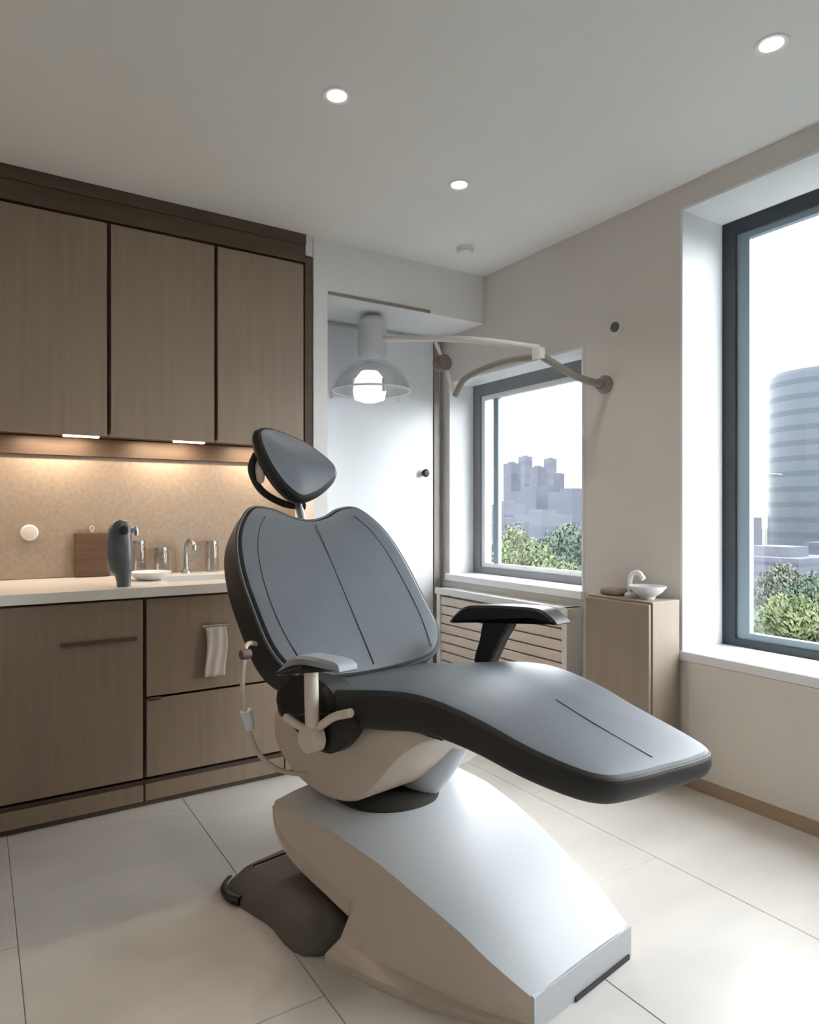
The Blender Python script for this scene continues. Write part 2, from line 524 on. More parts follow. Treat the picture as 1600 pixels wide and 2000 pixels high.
t = thing('tap', 'slim grey tap standing behind the worktop sink', 'tap', (.70, 3.43, .88))
lathe('tap_base', [(.024, 0), (.024, .012), (.014, .018), (.014, .03)], (.88, 3.435, .88), M['steel'], t)
tube('neck', [(.88, 3.435, .90), (.88, 3.435, .99), (.88, 3.41, 1.03), (.88, 3.35, 1.045), (.88, 3.29, 1.025), (.88, 3.285, 1.0)], .010, M['steel'], t, 10, 5)
tube('lever', [(.895, 3.435, .93), (.93, 3.43, .95), (.955, 3.425, .985)], .006, M['steel'], t, 8, 3)

dish = lathe('dish', [(.03, 0), (.055, .004), (.088, .03), (.092, .036), (.086, .034), (.054, .010), (0, .008)], (.655, 3.17, .8805), M['white'])
tag(dish, 'shallow white dish beside the sink on the worktop', 'dish')
for k, (jx, jy, jr, jh, lab) in enumerate([(.66, 3.43, .030, .15, 'small grey glass jar nearest the soap dispenser against the splashback'),
                                         (.765, 3.44, .034, .115, 'short grey glass jar with metal lid between taller jar and tap'),
                                         (1.01, 3.44, .032, .14, 'grey glass jar between the tap and the chair backrest')]):
    t = thing('jar', lab, 'jar', (jx, jy, .88), 'glass jars along the splashback')
    lathe('glass_body', [(jr * .9, .001), (jr, .008), (jr, jh - .02), (jr * .85, jh - .008), (jr * .85, jh)], (jx, jy, .88), M['jar_glass'], t)
    lathe('lid', [(jr * .9, jh), (jr * .9, jh + .014), (jr * .7, jh + .018), (0, jh + .018)], (jx, jy, .88), M['steel'], t)

bd = thing('brown_panel', 'dark brown panel leaning on the splashback behind soap dispenser', 'board', (.46, 3.46, .88))  # dark brown upright panel tilted onto the splashback
bv = []
v0, f0 = box_data(.385, .535, -.009, .009, 0, .205, .006, 2)
bv = [(x, 3.447 + y + z * .13, .882 + z * .99) for x, y, z in v0]
mk('panel', bv, f0, M['brownbox'], bd)
tube('hanging_loop', [(.46, 3.474, 1.085), (.452, 3.474, 1.105), (.46, 3.475, 1.115), (.468, 3.474, 1.105), (.46, 3.474, 1.085)], .003, M['cloth'], bd, 6, 3)

so = thing('wall_socket', 'round white socket on the stone splashback', 'socket', (.207, NY - .012, 1.088))
lathe('plate', [(.036, 0), (.036, -.006), (.030, -.012), (0, -.012)], (.207, NY - .012, 1.088), M['white'], so, 'y', 28)
lathe('insert', [(.020, -.012), (.020, -.015), (.017, -.0155), (0, -.0155)], (.207, NY - .012, 1.088), M['cream'], so, 'y', 20)

# towel over the top drawer front of the drawer unit
tw = thing('hand_towel', 'pale folded hand towel hanging on the drawer front beside the chair', 'towel', (.85, FY - .02, .49))
vs, fs = [], []
nx, nz = 10, 12
for s in (0, 1):
    for j in range(nz + 1):
        for i in range(nx + 1):
            x = .81 + .085 * i / nx
            z = .70 - .205 * j / nz
            y = FY - .014 - (.010 if s == 0 else 0) - .004 * math.sin(i * 1.3 + j * .15) - .003 * (j / nz)
            vs.append((x + .006 * math.sin(j * .4), y, z))
n1 = (nx + 1) * (nz + 1)
for s in (0, 1):
    for j in range(nz):
        for i in range(nx):
            q = s * n1 + j * (nx + 1) + i
            fs.append([q, q + 1, q + nx + 2, q + nx + 1])
bnd = [i for i in range(nx + 1)] + [j * (nx + 1) + nx for j in range(1, nz + 1)] + [nz * (nx + 1) + i for i in range(nx - 1, -1, -1)] + [j * (nx + 1) for j in range(nz - 1, 0, -1)]
for k in range(len(bnd)):
    p, q = bnd[k], bnd[(k + 1) % len(bnd)]
    fs.append([p, q, q + n1, p + n1])
mk('cloth', vs, fs, M['cloth'], tw, True)
tube('towel_bar', [(.80, FY - .012, .702), (.91, FY - .012, .702)], .007, M['steel'], tw, 8)
for bx_ in (.803, .899): box('bar_bracket', bx_, bx_ + .008, FY - .012, FY - .0002, .698, .706, M['steel'], tw)

# ------------------------------------------------------------------ window side furniture
rd = thing('radiator', 'pale slatted radiator below the small window', 'radiator', (WX - .06, 3.0, .1))
boxes('casing', [(WX - .11, WX - .004, 2.45, 2.485, .09, .70), (WX - .11, WX - .004, 3.55, 3.585, .09, .70), (WX - .115, WX - .004, 2.44, 3.595, .66, .70), (WX - .03, WX - .004, 2.485, 3.55, .12, .66)], M['light_grey'], rd)
for k in range(9):
    z = .13 + k * .058
    box('slat', WX - .10, WX - .075, 2.485, 3.55, z, z + .051, M['shell'], rd, .004, 1)
for fy_ in (2.455, 3.555): box('foot', WX - .10, WX - .02, fy_, fy_ + .025, .0, .09, M['light_grey'], rd)

cb = thing('side_cabinet', 'narrow taupe cabinet against the wall between the two windows', 'cabinet', (2.48, 2.05, 0))
box('carcass', 2.40, WX - .016, 1.872, 2.235, .06, .80, M['taupe'], cb, .003, 1)
box('cabinet_door', 2.382, 2.399, 1.878, 2.230, .07, .79, M['taupe'], cb, .003, 1)
box('cabinet_plinth', 2.42, WX - .016, 1.885, 2.225, .0, .06, M['grey_plastic'], cb)
sb = thing('spittoon', 'small white spittoon bowl with a bent spout on the taupe cabinet', 'spittoon', (2.48, 2.06, .80))
lathe('bowl', [(.03, 0), (.034, .012), (.060, .030), (.078, .052), (.080, .058), (.072, .054), (.05, .034), (0, .030)], (2.485, 1.965, .80), M['white'], sb)
tube('spout', [(2.485, 2.06, .80), (2.485, 2.06, .875), (2.485, 2.045, .905), (2.485, 2.01, .91), (2.485, 1.985, .885)], .011, M['white'], sb, 10, 4)
lathe('spout_base', [(.024, 0), (.024, .012), (.014, .02)], (2.485, 2.06, .80), M['white'], sb)
tg = mk('splash_guard', *box_data(2.44, 2.53, 2.09, 2.20, .80, .83, .012, 3), M['taupe'], sb)

ws = thing('wall_sensor', 'small dark round sensor with pale rim high on the greige wall', 'sensor', (WX, 2.23, 2.063))
lathe('rim', [(.040, -.0005), (.040, -.006), (.030, -.012), (0, -.012)], (WX, 2.23, 2.063), M['light_grey'], ws, 'x', 28)
lathe('eye', [(.024, -.012), (.024, -.020), (.016, -.028), (0, -.029)], (WX, 2.23, 2.063), M['grey_plastic'], ws, 'x', 24)

# ------------------------------------------------------------------ ceiling lights
for k, (x, y, lab) in enumerate([(1.042, 2.099, 'round recessed ceiling light nearest the wall cabinets'),
                               (1.773, 2.385, 'round recessed ceiling light nearest the corner of the room'),
                               (2.039, 1.16, 'round recessed ceiling light nearest the large window')]):
    t = thing('ceiling_light', lab, 'ceiling light', (x, y, CZ), 'recessed ceiling lights')
    lathe('trim_ring', [(.034, -.001), (.034, -.004), (.046, -.006), (.050, -.001)], (x, y, CZ), M['white'], t, 'z', 28)
    lathe('lens', [(.033, -.0005), (.033, -.003), (0, -.0032)], (x, y, CZ), M['lens'], t, 'z', 28)
    l = bpy.data.lights.new('downlight', 'SPOT')
    l.energy = 6; l.color = (1, .92, .82); l.spot_size = math.radians(120); l.spot_blend = .8; l.shadow_soft_size = .035
    lo = bpy.data.objects.new('downlight', l); C.objects.link(lo)
    lo.parent = t; lo.location = (0, 0, -.012)
sd = thing('smoke_detector', 'small white smoke detector on the ceiling near the corner', 'smoke detector', (2.229, 2.948, CZ))
lathe('housing', [(.045, -.0005), (.045, -.016), (.036, -.026), (.012, -.030), (0, -.030)], (2.229, 2.948, CZ), M['white'], sd, 'z', 28)
lathe('vent_ring', [(.047, -.017), (.047, -.021), (.043, -.021)], (2.229, 2.948, CZ), M['light_grey'], sd, 'z', 28)

# ------------------------------------------------------------------ dental light on its wall arm
HX, HY = 1.93, 3.44
dl = thing('dental_light', 'white dental lamp on a jointed arm in front of the small window', 'dental lamp', (WX, 2.30, 1.78))
lathe('wall_bracket', [(.045, -.0005), (.045, -.012), (.026, -.03), (.026, -.05), (0, -.052)], (WX, 2.30, 1.80), M['taupe_metal'], dl, 'x', 24)
tube('lower_arm', [(WX - .045, 2.30, 1.80), (2.44, 2.34, 1.83), (2.25, 2.40, 1.925)], .018, M['taupe_metal'], dl, 12, 4)
lathe('elbow', [(0, -.028), (.030, -.024), (.032, 0), (.030, .024), (0, .028)], (2.25, 2.40, 1.928), M['light_grey'], dl, 'z', 20)
tube('upper_arm', [(2.25, 2.40, 1.955), (2.14, 2.78, 2.06), (2.02, 3.20, 2.14), (HX, HY, 2.17)], .017, M['light_grey'], dl, 12, 4)
tube('stay_arm', [(2.25, 2.40, 1.915), (2.215, 2.62, 1.925), (2.175, 2.86, 1.885), (2.165, 2.95, 1.80)], .016, M['taupe_metal'], dl, 12, 5)
tube('stay_link', [(2.165, 2.95, 1.80), (2.12, 2.98, 1.96), (2.075, 3.01, 2.10)], .010, M['light_grey'], dl, 10, 4)
lathe('arm_joint', [(0, -.035), (.042, -.030), (.046, 0), (.042, .030), (0, .035)], (2.11, 2.99, 1.975), M['brown_knob'], dl, 'y', 20)
lathe('housing', [(0, .20), (.060, .195), (.082, .17), (.085, -.02), (.070, -.045), (.06, -.05)], (HX, HY - .01, 2.10), M['cover'], dl, 'z', 28)
sh = []
lathe('reflector', [(.055, .0), (.10, -.012), (.17, -.055), (.215, -.125), (.225, -.175), (.215, -.17), (.20, -.12), (.15, -.06), (.05, -.012)], (HX, HY, 2.05), M['acrylic'], dl, 'z', 36)
tube('rim', [(HX + .222 * math.cos(k * PI / 18), HY + .222 * math.sin(k * PI / 18), 1.875) for k in range(36)], .006, M['light_grey'], dl, 8, 0, True)
lathe('lamp_lens', [(0, .0), (.05, -.005), (.085, -.05), (.095, -.12), (.085, -.165), (.04, -.18), (0, -.182)], (HX - .03, HY - .03, 1.985), M['lamp_lens'], dl, 'z', 28)
for k in range(3):
    a = math.radians(20 + 120 * k)
    tube('handle', [(HX + .21 * math.cos(a), HY + .21 * math.sin(a) * .98, 1.91), (HX + .235 * math.cos(a), HY + .235 * math.sin(a) * .9, 1.89), (HX + .24 * math.cos(a), HY + .24 * math.sin(a) * .9, 1.84)], .010, M['light_grey'], dl, 8, 3)

# ------------------------------------------------------------------ dental chair
ANG = math.radians(9)
AV = Vector((-math.sin(ANG), math.cos(ANG), 0))
BV = Vector((math.cos(ANG), math.sin(ANG), 0))
CO = Vector((1.19, 1.95, 0)) - BV * .04
UP = Vector((0, 0, 1))


def P(b, a, z):
    return CO + BV * b + AV * a + UP * z


def interp(tab, x):
    if x <= tab[0][0]: return tab[0][1]
    for (x0, y0), (x1, y1) in zip(tab, tab[1:]):
        if x <= x1:
            t = (x - x0) / (x1 - x0)
            return y0 + (y1 - y0) * t
    return tab[-1][1]


def sinterp(tab, x):
    """Catmull-Rom through a table of (x, y)"""
    n = len(tab)
    if x <= tab[0][0]: return tab[0][1]
    if x >= tab[-1][0]: return tab[-1][1]
    for i in range(n - 1):
        if x <= tab[i + 1][0]: break
    x0, y0 = tab[i]; x1, y1 = tab[i + 1]
    def sl(j):
        if j <= 0: return (tab[1][1] - tab[0][1]) / (tab[1][0] - tab[0][0])
        if j >= n - 1: return (tab[-1][1] - tab[-2][1]) / (tab[-1][0] - tab[-2][0])
        return (tab[j + 1][1] - tab[j - 1][1]) / (tab[j + 1][0] - tab[j - 1][0])
    h = x1 - x0; t = (x - x0) / h
    m0, m1 = sl(i) * h, sl(i + 1) * h
    return (2 * t ** 3 - 3 * t * t + 1) * y0 + (t ** 3 - 2 * t * t + t) * m0 + (-2 * t ** 3 + 3 * t * t) * y1 + (t ** 3 - t * t) * m1


def closed_curve(pts, n=8):
    """smooth closed Catmull-Rom curve through 2D points"""
    m = len(pts); out = []
    for i in range(m):
        p0, p1, p2, p3 = [Vector(pts[(i + k) % m]) for k in (-1, 0, 1, 2)]
        for k in range(n):
            t = k / n
            out.append(.5 * (2 * p1 + (p2 - p0) * t + (2 * p0 - 5 * p1 + 4 * p2 - p3) * t * t + (3 * p1 - p0 - 3 * p2 + p3) * t ** 3))
    return out


def inset(poly, d):
    """move a 2D outline inwards by d along its normals (counter-clockwise)"""
    n = len(poly); out = []
    for i in range(n):
        e = (poly[(i + 1) % n] - poly[i - 1])
        if e.length < 1e-9: out.append(poly[i].copy()); continue
        e.normalize()
        out.append(poly[i] + Vector((-e.y, e.x)) * d)
    return out


def ccw(poly):
    s = sum(poly[i - 1].x * poly[i].y - poly[i].x * poly[i - 1].y for i in range(len(poly)))
    return poly if s > 0 else poly[::-1]


def cushion(outline, thick, rad, crown, fmap, face_from=.0):
    """returns (side mesh data, face mesh data): a padded slab; outline in (u,v), h out of the face"""
    o = ccw(outline)
    n = len(o)
    cen = Vector((sum(p.x for p in o) / n, sum(p.y for p in o) / n))
    def ring(poly, h): return [fmap(p.x, p.y, h) for p in poly]
    # side: from back centre round to the top edge
    rings = []
    for s in (.05, .5):
        rings.append(ring([cen + (p - cen) * s for p in inset(o, rad * .8)], -thick))
    for k in range(5):
        a = PI / 2 * k / 4
        rings.append(ring(inset(o, rad * (1 - math.sin(a)) * .9), -thick + rad * (1 - math.cos(a))))
    rings.append(ring(inset(o, -.004), -thick * .5))
    for k in range(4):
        a = PI / 2 * k / 4
        rings.append(ring(inset(o, rad * (1 - math.cos(a))), -rad + rad * math.sin(a)))
    def loft(rings, capa, capb):
        V, Fs = [], []
        for r in rings: V += r
        for i in range(len(rings) - 1):
            for k in range(n):
                Fs.append([i * n + k, i * n + (k + 1) % n, (i + 1) * n + (k + 1) % n, (i + 1) * n + k])
        if capa: Fs.append(list(range(n)))
        if capb: Fs.append([(len(rings) - 1) * n + k for k in range(n)])
        return V, Fs
    side = loft(rings, True, False)
    fr = [ring(inset(o, rad * (1 - math.cos(PI / 2 * 3 / 4))), -rad + rad * math.sin(PI / 2 * 3 / 4)), ring(inset(o, rad), 0)]
    base = inset(o, rad)
    for s in (.93, .85, .76, .66, .55, .44, .33, .22, .12, .04):
        fr.append(ring([cen + (p - cen) * s for p in base], crown * (1 - s * s)))
    face = loft(fr, False, True)
    return side, face


chair = thing('dental_chair', 'dark grey reclining dental chair on a white base with beige shaded sides', 'dental chair', P(0, -.1, 0))

# base plate on the floor (dark), rear left
vs, fs = [], []
pl_o = ccw(closed_curve([(-.42, -.22), (-.45, 0), (-.47, .17), (-.45, .235), (-.36, .27), (0, .29), (.36, .27), (.45, .22), (.44, 0), (.40, -.22), (0, -.26)], 6))
rings = [(0, .0), (.0, .012), (.012, .03), (.05, .066), (.08, .074)]
n = len(pl_o)
for d, z in rings:
    for p in inset(pl_o, d): vs.append(P(p.x, p.y, z))
for i in range(len(rings) - 1):
    for k in range(n): fs.append([i * n + k, i * n + (k + 1) % n, (i + 1) * n + (k + 1) % n, (i + 1) * n + k])
fs.append([(len(rings) - 1) * n + k for k in range(n)]); fs.append(list(range(n)))
mk('base_plate', vs, fs, M['grey_plastic'], chair, True, .7)
# black rear bumper strip of the plate
tube('bumper', [P(-.462, .13, .016), P(-.475, .17, .016), P(-.466, .225, .016), P(-.43, .258, .016)], .015, M['black'], chair, 8, 5)

# base shroud: stations (a, half width top, z top, half width bottom, z bottom)
FRONT = [(-.765, .198, .078, .203, 0), (-.72, .212, .098, .235, 0), (-.65, .230, .128, .285, 0), (-.57, .240, .158, .325, 0), (-.45, .262, .198, .37, 0), (-.32, .28, .235, .405, 0), (-.25, .29, .248, .42, 0)]
REAR = [(-.25, .29, .248, .345, .092), (-.15, .302, .262, .345, .105), (0, .31, .268, .345, .125), (.10, .312, .266, .34, .15), (.165, .308, .260, .33, .19), (.205, .300, .250, .312, .23)]


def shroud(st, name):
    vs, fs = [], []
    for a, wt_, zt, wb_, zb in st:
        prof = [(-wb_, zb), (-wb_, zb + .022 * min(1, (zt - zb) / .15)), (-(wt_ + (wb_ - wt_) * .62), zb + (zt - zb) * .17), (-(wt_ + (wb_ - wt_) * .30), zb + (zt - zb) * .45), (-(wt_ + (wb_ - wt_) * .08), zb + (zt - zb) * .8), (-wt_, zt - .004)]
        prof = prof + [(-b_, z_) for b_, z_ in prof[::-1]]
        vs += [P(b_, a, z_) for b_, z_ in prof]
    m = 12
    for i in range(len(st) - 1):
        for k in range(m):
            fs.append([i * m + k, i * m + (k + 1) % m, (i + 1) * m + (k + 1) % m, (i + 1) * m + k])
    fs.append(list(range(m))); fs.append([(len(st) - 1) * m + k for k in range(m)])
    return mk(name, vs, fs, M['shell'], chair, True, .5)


def densify(st, k=4):
    out = []
    tabs = [[(s[0], s[j]) for s in st] for j in range(1, 5)]
    for (s0, s1) in zip(st, st[1:]):
        for q in range(k):
            a = s0[0] + (s1[0] - s0[0]) * q / k
            out.append((a, *[sinterp(t_, a) for t_ in tabs]))
    out.append(st[-1])
    return out


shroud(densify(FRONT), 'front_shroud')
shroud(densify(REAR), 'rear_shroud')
# white top cover over both
st = densify(FRONT)[:-1] + densify(REAR)
vs, fs = [], []
cols = 9
for i, (a, wt_, zt, _, _) in enumerate(st):
    for s in (0, 1):
        for k in range(cols):
            u = -1 + 2 * k / (cols - 1)
            edge = 1 - abs(u) ** 6
            z = zt - .003 + (.020 * (1 - u * u) * min(1, (a + .85) / .3) + .006 * edge if s else 0)
            vs.append(P(u * (wt_ + .004), a, z))
row = cols * 2
for i in range(len(st) - 1):
    for s in (0, 1):
        for k in range(cols - 1):
            q = i * row + s * cols + k
            fs.append([q, q + 1, q + row + 1, q + row])
    for k in (0, cols - 1):
        q = i * row + k
        fs.append([q, q + cols, q + cols + row, q + row])
for i in (0, len(st) - 1):
    for k in range(cols - 1):
        q = i * row + k
        fs.append([q, q + 1, q + cols + 1, q + cols])
mk('top_cover', vs, fs, M['cover'], chair, True, .9)
# front lip below the cover
vs, fs = [], []
for (b_, a_, z_) in [(-.205, -.768, .0), (.205, -.768, 0), (.205, -.768, .080), (-.205, -.768, .080), (-.20, -.755, 0), (.20, -.755, 0), (.20, -.755, .080), (-.20, -.755, .080)]:
    vs.append(P(b_, a_, z_))
mk('front_lip', vs, [[0, 1, 2, 3], [4, 5, 6, 7], [0, 1, 5, 4], [1, 2, 6, 5], [2, 3, 7, 6], [3, 0, 4, 7]], M['cover'], chair)
box_f = [P(-.05, -.773, .0), P(.19, -.773, .0), P(.19, -.773, .012), P(-.05, -.773, .012), P(-.05, -.7685, .0), P(.19, -.7685, .0), P(.19, -.7685, .012), P(-.05, -.7685, .012)]
mk('front_shadow_strip', box_f, [[0, 1, 2, 3], [4, 5, 6, 7], [0, 1, 5, 4], [1, 2, 6, 5], [2, 3, 7, 6], [3, 0, 4, 7]], M['black'], chair)  # black strip added as the shadow line under the base front

# lift column: gasket on the base and the beige bracket that carries the seat
gk = closed_curve([(-.17, .08), (-.20, -.03), (-.17, -.13), (-.08, -.19), (.04, -.19), (.12, -.1), (.12, .05), (0, .11)], 5)
vs, fs = [], []
n = len(gk)
for d, z in [(0, .262), (0, .290), (.02, .302), (.05, .306)]:
    for p in inset(ccw(gk), d): vs.append(P(p.x, p.y, z))
for i in range(3):
    for k in range(n): fs.append([i * n + k, i * n + (k + 1) % n, (i + 1) * n + (k + 1) % n, (i + 1) * n + k])
fs.append(list(range(n))); fs.append([3 * n + k for k in range(n)])
mk('gasket', vs, fs, M['rubber'], chair, True, .7)
# bracket: side outline (a, z) extruded in b with rounded edges
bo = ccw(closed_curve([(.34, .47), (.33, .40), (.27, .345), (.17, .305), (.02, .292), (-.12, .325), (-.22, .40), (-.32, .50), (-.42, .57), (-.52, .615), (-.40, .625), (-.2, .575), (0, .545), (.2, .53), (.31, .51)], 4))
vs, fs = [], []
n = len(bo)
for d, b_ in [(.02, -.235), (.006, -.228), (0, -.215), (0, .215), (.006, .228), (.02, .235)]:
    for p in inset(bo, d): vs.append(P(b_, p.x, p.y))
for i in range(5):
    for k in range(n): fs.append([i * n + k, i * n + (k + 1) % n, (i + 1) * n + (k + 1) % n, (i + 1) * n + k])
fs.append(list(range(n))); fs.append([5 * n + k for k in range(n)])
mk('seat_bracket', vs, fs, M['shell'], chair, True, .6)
# pale inner lift strut seen between base and leg rest
vs, fs = tube_data([P(.05, -.06, .27), P(.05, -.16, .36), P(.05, -.26, .50)], .06, 16, 4)
mk('lift_strut', vs, fs, M['cover'], chair, True, .8)

# seat and leg rest, one long pad
SEATZ = [(-1.02, .598), (-.95, .611), (-.85, .633), (-.75, .657), (-.65, .686), (-.55, .706), (-.45, .714), (-.35, .706), (-.2, .680), (-.05, .652), (.10, .628), (.25, .615)]
so_ = closed_curve([(-.275, .24), (-.285, .05), (-.285, -.2), (-.28, -.45), (-.248, -.70), (-.210, -.86), (-.165, -.93), (-.09, -.957), (.02, -.975), (.12, -.99), (.205, -.985), (.243, -.91), (.265, -.70), (.28, -.45), (.285, -.2), (.285, .05), (.275, .24), (.1, .26), (-.1, .26)], 6)


def seat_map(b_, a_, h):
    z0 = sinterp(SEATZ, a_)
    sl = (sinterp(SEATZ, a_ + .01) - sinterp(SEATZ, a_ - .01)) / .02
    k = 1 / math.hypot(1, sl)
    if h < 0: h *= interp([(-1.0, .62), (-.6, .85), (-.3, 1.05)], a_)
    return P(b_, a_ - sl * k * h, z0 + k * h)


side, face = cushion(so_, .105, .026, .012, seat_map)
mk('seat_side', *side, M['leather_side'], chair, True, 1.2)
mk('seat_cushion', *face, M['leather'], chair, True, 1.2)
tube('seat_seam', [seat_map(0.02, a_, h_) for a_, h_ in ((-.93, .0012), (-.88, .003), (-.8, .0063), (-.72, .0088), (-.66, .0102))], .0014, M['seam_and_shade'], chair, 6, 3)
po = inset(ccw(so_), .006)
tube('seat_piping', [seat_map(p.x, p.y, -.014) for p in po], .0045, M['leather_side'], chair, 6, 0, True)

# backrest
SL = 1.3
kx, kz = 1 / math.hypot(1, SL), SL / math.hypot(1, SL)
A0, Z0 = .095, .655


def back_map(b_, s, h):
    # gentle S curve and a wrap-round of the sides
    h2 = h + .022 * (abs(b_) / .34) ** 2 - .02 * math.sin(PI * s / .68) + .01
    return P(b_ + .012, A0 + s * kx - h2 * kz, Z0 + s * kz + h2 * kx)


back_o = closed_curve([(0, -.035), (.15, -.03), (.27, -.01), (.335, .04), (.365, .12), (.37, .25), (.368, .40), (.345, .53), (.30, .62), (.235, .682), (.15, .680), (.07, .645), (0, .632), (-.07, .645), (-.15, .680), (-.235, .682), (-.30, .62), (-.345, .53), (-.368, .40), (-.37, .25), (-.365, .12), (-.335, .04), (-.27, -.01), (-.15, -.03)], 5)
side, face = cushion(back_o, .15, .030, .014, back_map)
mk('back_side', *side, M['leather_side'], chair, True, 1.2)
mk('backrest', *face, M['leather'], chair, True, 1.2)
tube('back_seam', [back_map(.0 + .01 * math.sin(s * 4), s, .0145 * (1 - ((s - .33) / .36) ** 2)) for s in (.0, .1, .2, .3, .4, .5, .6)], .0017, M['seam_and_shade'], chair, 6, 3)
po = inset(ccw(back_o), .004)
tube('back_piping', [back_map(p.x, p.y, -.016) for p in po], .006, M['leather'], chair, 6, 0, True)
for sgn in (-1, 1):
    tube('bolster_shade_line', [back_map(sgn * x, s, .004) for x, s in ((.27, .02), (.295, .15), (.30, .3), (.285, .45), (.25, .56), (.20, .63))], .0016, M['seam_and_shade'], chair, 6, 4)  # dark lines painting the shading along the bolster edges
# backrest shell at the rear, beige
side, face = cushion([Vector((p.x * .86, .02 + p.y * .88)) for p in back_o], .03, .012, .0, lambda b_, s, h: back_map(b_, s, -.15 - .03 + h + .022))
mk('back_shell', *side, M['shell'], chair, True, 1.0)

# headrest, rolled a little to the viewer's side
HSL = 2.2
hk, hz = 1 / math.hypot(1, HSL), HSL / math.hypot(1, HSL)
HA, HZ = .545, 1.362


def head_map(b_, s, h):
    h2 = h + .02 * (abs(b_) / .16) ** 2
    return P(b_ + .01, HA + s * hk - h2 * hz, HZ + s * hz + h2 * hk)


head_o = closed_curve([(-.03, -.142), (-.095, -.095), (-.145, -.015), (-.170, .075), (-.160, .140), (-.105, .165), (-.03, .155), (.06, .118), (.125, .060), (.162, .005), (.158, -.045), (.11, -.090), (.04, -.128)], 6)
side, face = cushion(head_o, .075, .028, .016, head_map)
mk('head_side', *side, M['leather_side'], chair, True, 1.2)
mk('headrest', *face, M['leather'], chair, True, 1.2)
# bracket behind the headrest: dark yoke, pale hinge plate and a post into the backrest
tube('head_yoke', [head_map(-.15, .07, -.07), head_map(-.165, .02, -.11), head_map(-.13, -.06, -.12), head_map(-.05, -.12, -.10), head_map(.03, -.14, -.08)], .014, M['black'], chair, 10, 5)
lathe_v, lathe_f = lathe_data([(.001, 0), (.042, .0), (.045, .010), (.036, .018), (.001, .020)], (0, 0, 0), 'z', 20)
mk('hinge_cap', [head_map(-.135 - v.z, .0 + v.x, -.090 + v.y * .7) for v in lathe_v], lathe_f, M['cream'], chair, True, .8)
vs, fs = tube_data([head_map(0, -.06, -.085), head_map(0, -.13, -.08), back_map(0, .66, -.055), back_map(0, .55, -.075)], .016, 12, 4)
mk('head_post', vs, fs, M['steel'], chair, True, .8)

# near (left) armrest: grey pad, cream post, pivot and cross lever
vs, fs = [], []


def slab(name, pts, w, z0, z1, m, bc, bev=.008):
    """a bar whose side outline pts (a,z) is extruded across b"""
    o = ccw([Vector(p) for p in pts]); n = len(o)
    V, Fs = [], []
    for d, b_ in [(bev, bc - w / 2), (0, bc - w / 2 + bev), (0, bc + w / 2 - bev), (bev, bc + w / 2)]:
        for p in inset(o, d): V.append(P(b_, p.x, p.y))
    for i in range(3):
        for k in range(n): Fs.append([i * n + k, i * n + (k + 1) % n, (i + 1) * n + (k + 1) % n, (i + 1) * n + k])
    Fs.append(list(range(n))); Fs.append([3 * n + k for k in range(n)])
    return mk(name, V, Fs, m, chair, True, .7)


LB = -.335
slab('arm_pad', closed_curve([(.09, .690), (.06, .712), (.00, .752), (-.08, .768), (-.21, .772), (-.235, .758), (-.22, .742), (-.08, .736), (.0, .718), (.05, .694), (.075, .684)], 4), .075, 0, 0, M['arm_pad'], LB)
vs, fs = tube_data([P(LB, -.055, .735), P(LB, -.058, .64), P(LB, -.062, .56), P(LB, -.062, .52)], .021, 14, 0)
mk('arm_post', vs, fs, M['cream'], chair, True, .8)
vs, fs = lathe_data([(.001, -.026), (.036, -.026), (.040, -.018), (.040, .020), (.001, .026)], (0, 0, 0), 'z', 24)
mk('arm_pivot', [P(LB + v.z, -.062 + v.x, .522 + v.y) for v in vs], fs, M['cream'], chair, True, .6)
tube('arm_lever', [P(LB + .01, .10, .545), P(LB + .01, .0, .535), P(LB + .01, -.06, .545), P(LB + .01, -.15, .60), P(LB + .01, -.235, .632)], .0125, M['cream'], chair, 10, 5)
slab('pivot_housing', closed_curve([(.12, .535), (.08, .50), (0, .475), (-.10, .478), (-.18, .53), (-.22, .60), (-.12, .60), (0, .58)], 4), .05, 0, 0, M['leather_side'], LB + .055)
# dark rear block of the seat beside the post
slab('seat_hinge_block', closed_curve([(.17, .545), (.19, .60), (.165, .655), (.05, .675), (-.06, .67), (-.12, .62), (-.08, .565), (.05, .535)], 4), .10, 0, 0, M['black'], LB + .085, .014)

# far (right) armrest: black pad and post
RB = .365
slab('arm_pad', closed_curve([(.03, .775), (.03, .792), (-.03, .838), (-.10, .852), (-.25, .865), (-.36, .868), (-.405, .852), (-.435, .830), (-.42, .822), (-.33, .828), (-.2, .805), (-.05, .785)], 4), .085, 0, 0, M['black'], RB)
slab('arm_post', closed_curve([(-.24, .815), (-.20, .74), (-.155, .655), (-.13, .58), (-.09, .58), (-.075, .655), (-.10, .73), (-.13, .81)], 4), .05, 0, 0, M['black'], RB - .01)

# assistant's hose behind the chair: holder, hose and white tip
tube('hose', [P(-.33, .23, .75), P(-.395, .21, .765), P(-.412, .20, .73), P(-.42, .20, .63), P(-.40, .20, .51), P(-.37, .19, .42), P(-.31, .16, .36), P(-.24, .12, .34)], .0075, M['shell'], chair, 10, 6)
tube('hose_tip', [P(-.398, .20, .50), P(-.402, .20, .53), P(-.41, .20, .56)], .018, M['white'], chair, 12, 3)
vs, fs = lathe_data([(.001, -.016), (.014, -.016), (.017, 0), (.014, .016), (.001, .016)], (0, 0, 0), 'z', 18)
mk('hose_button', [P(-.415 + v.z, .19 + v.x, .738 + v.y) for v in vs], fs, M['brown_knob'], chair, True, .6)

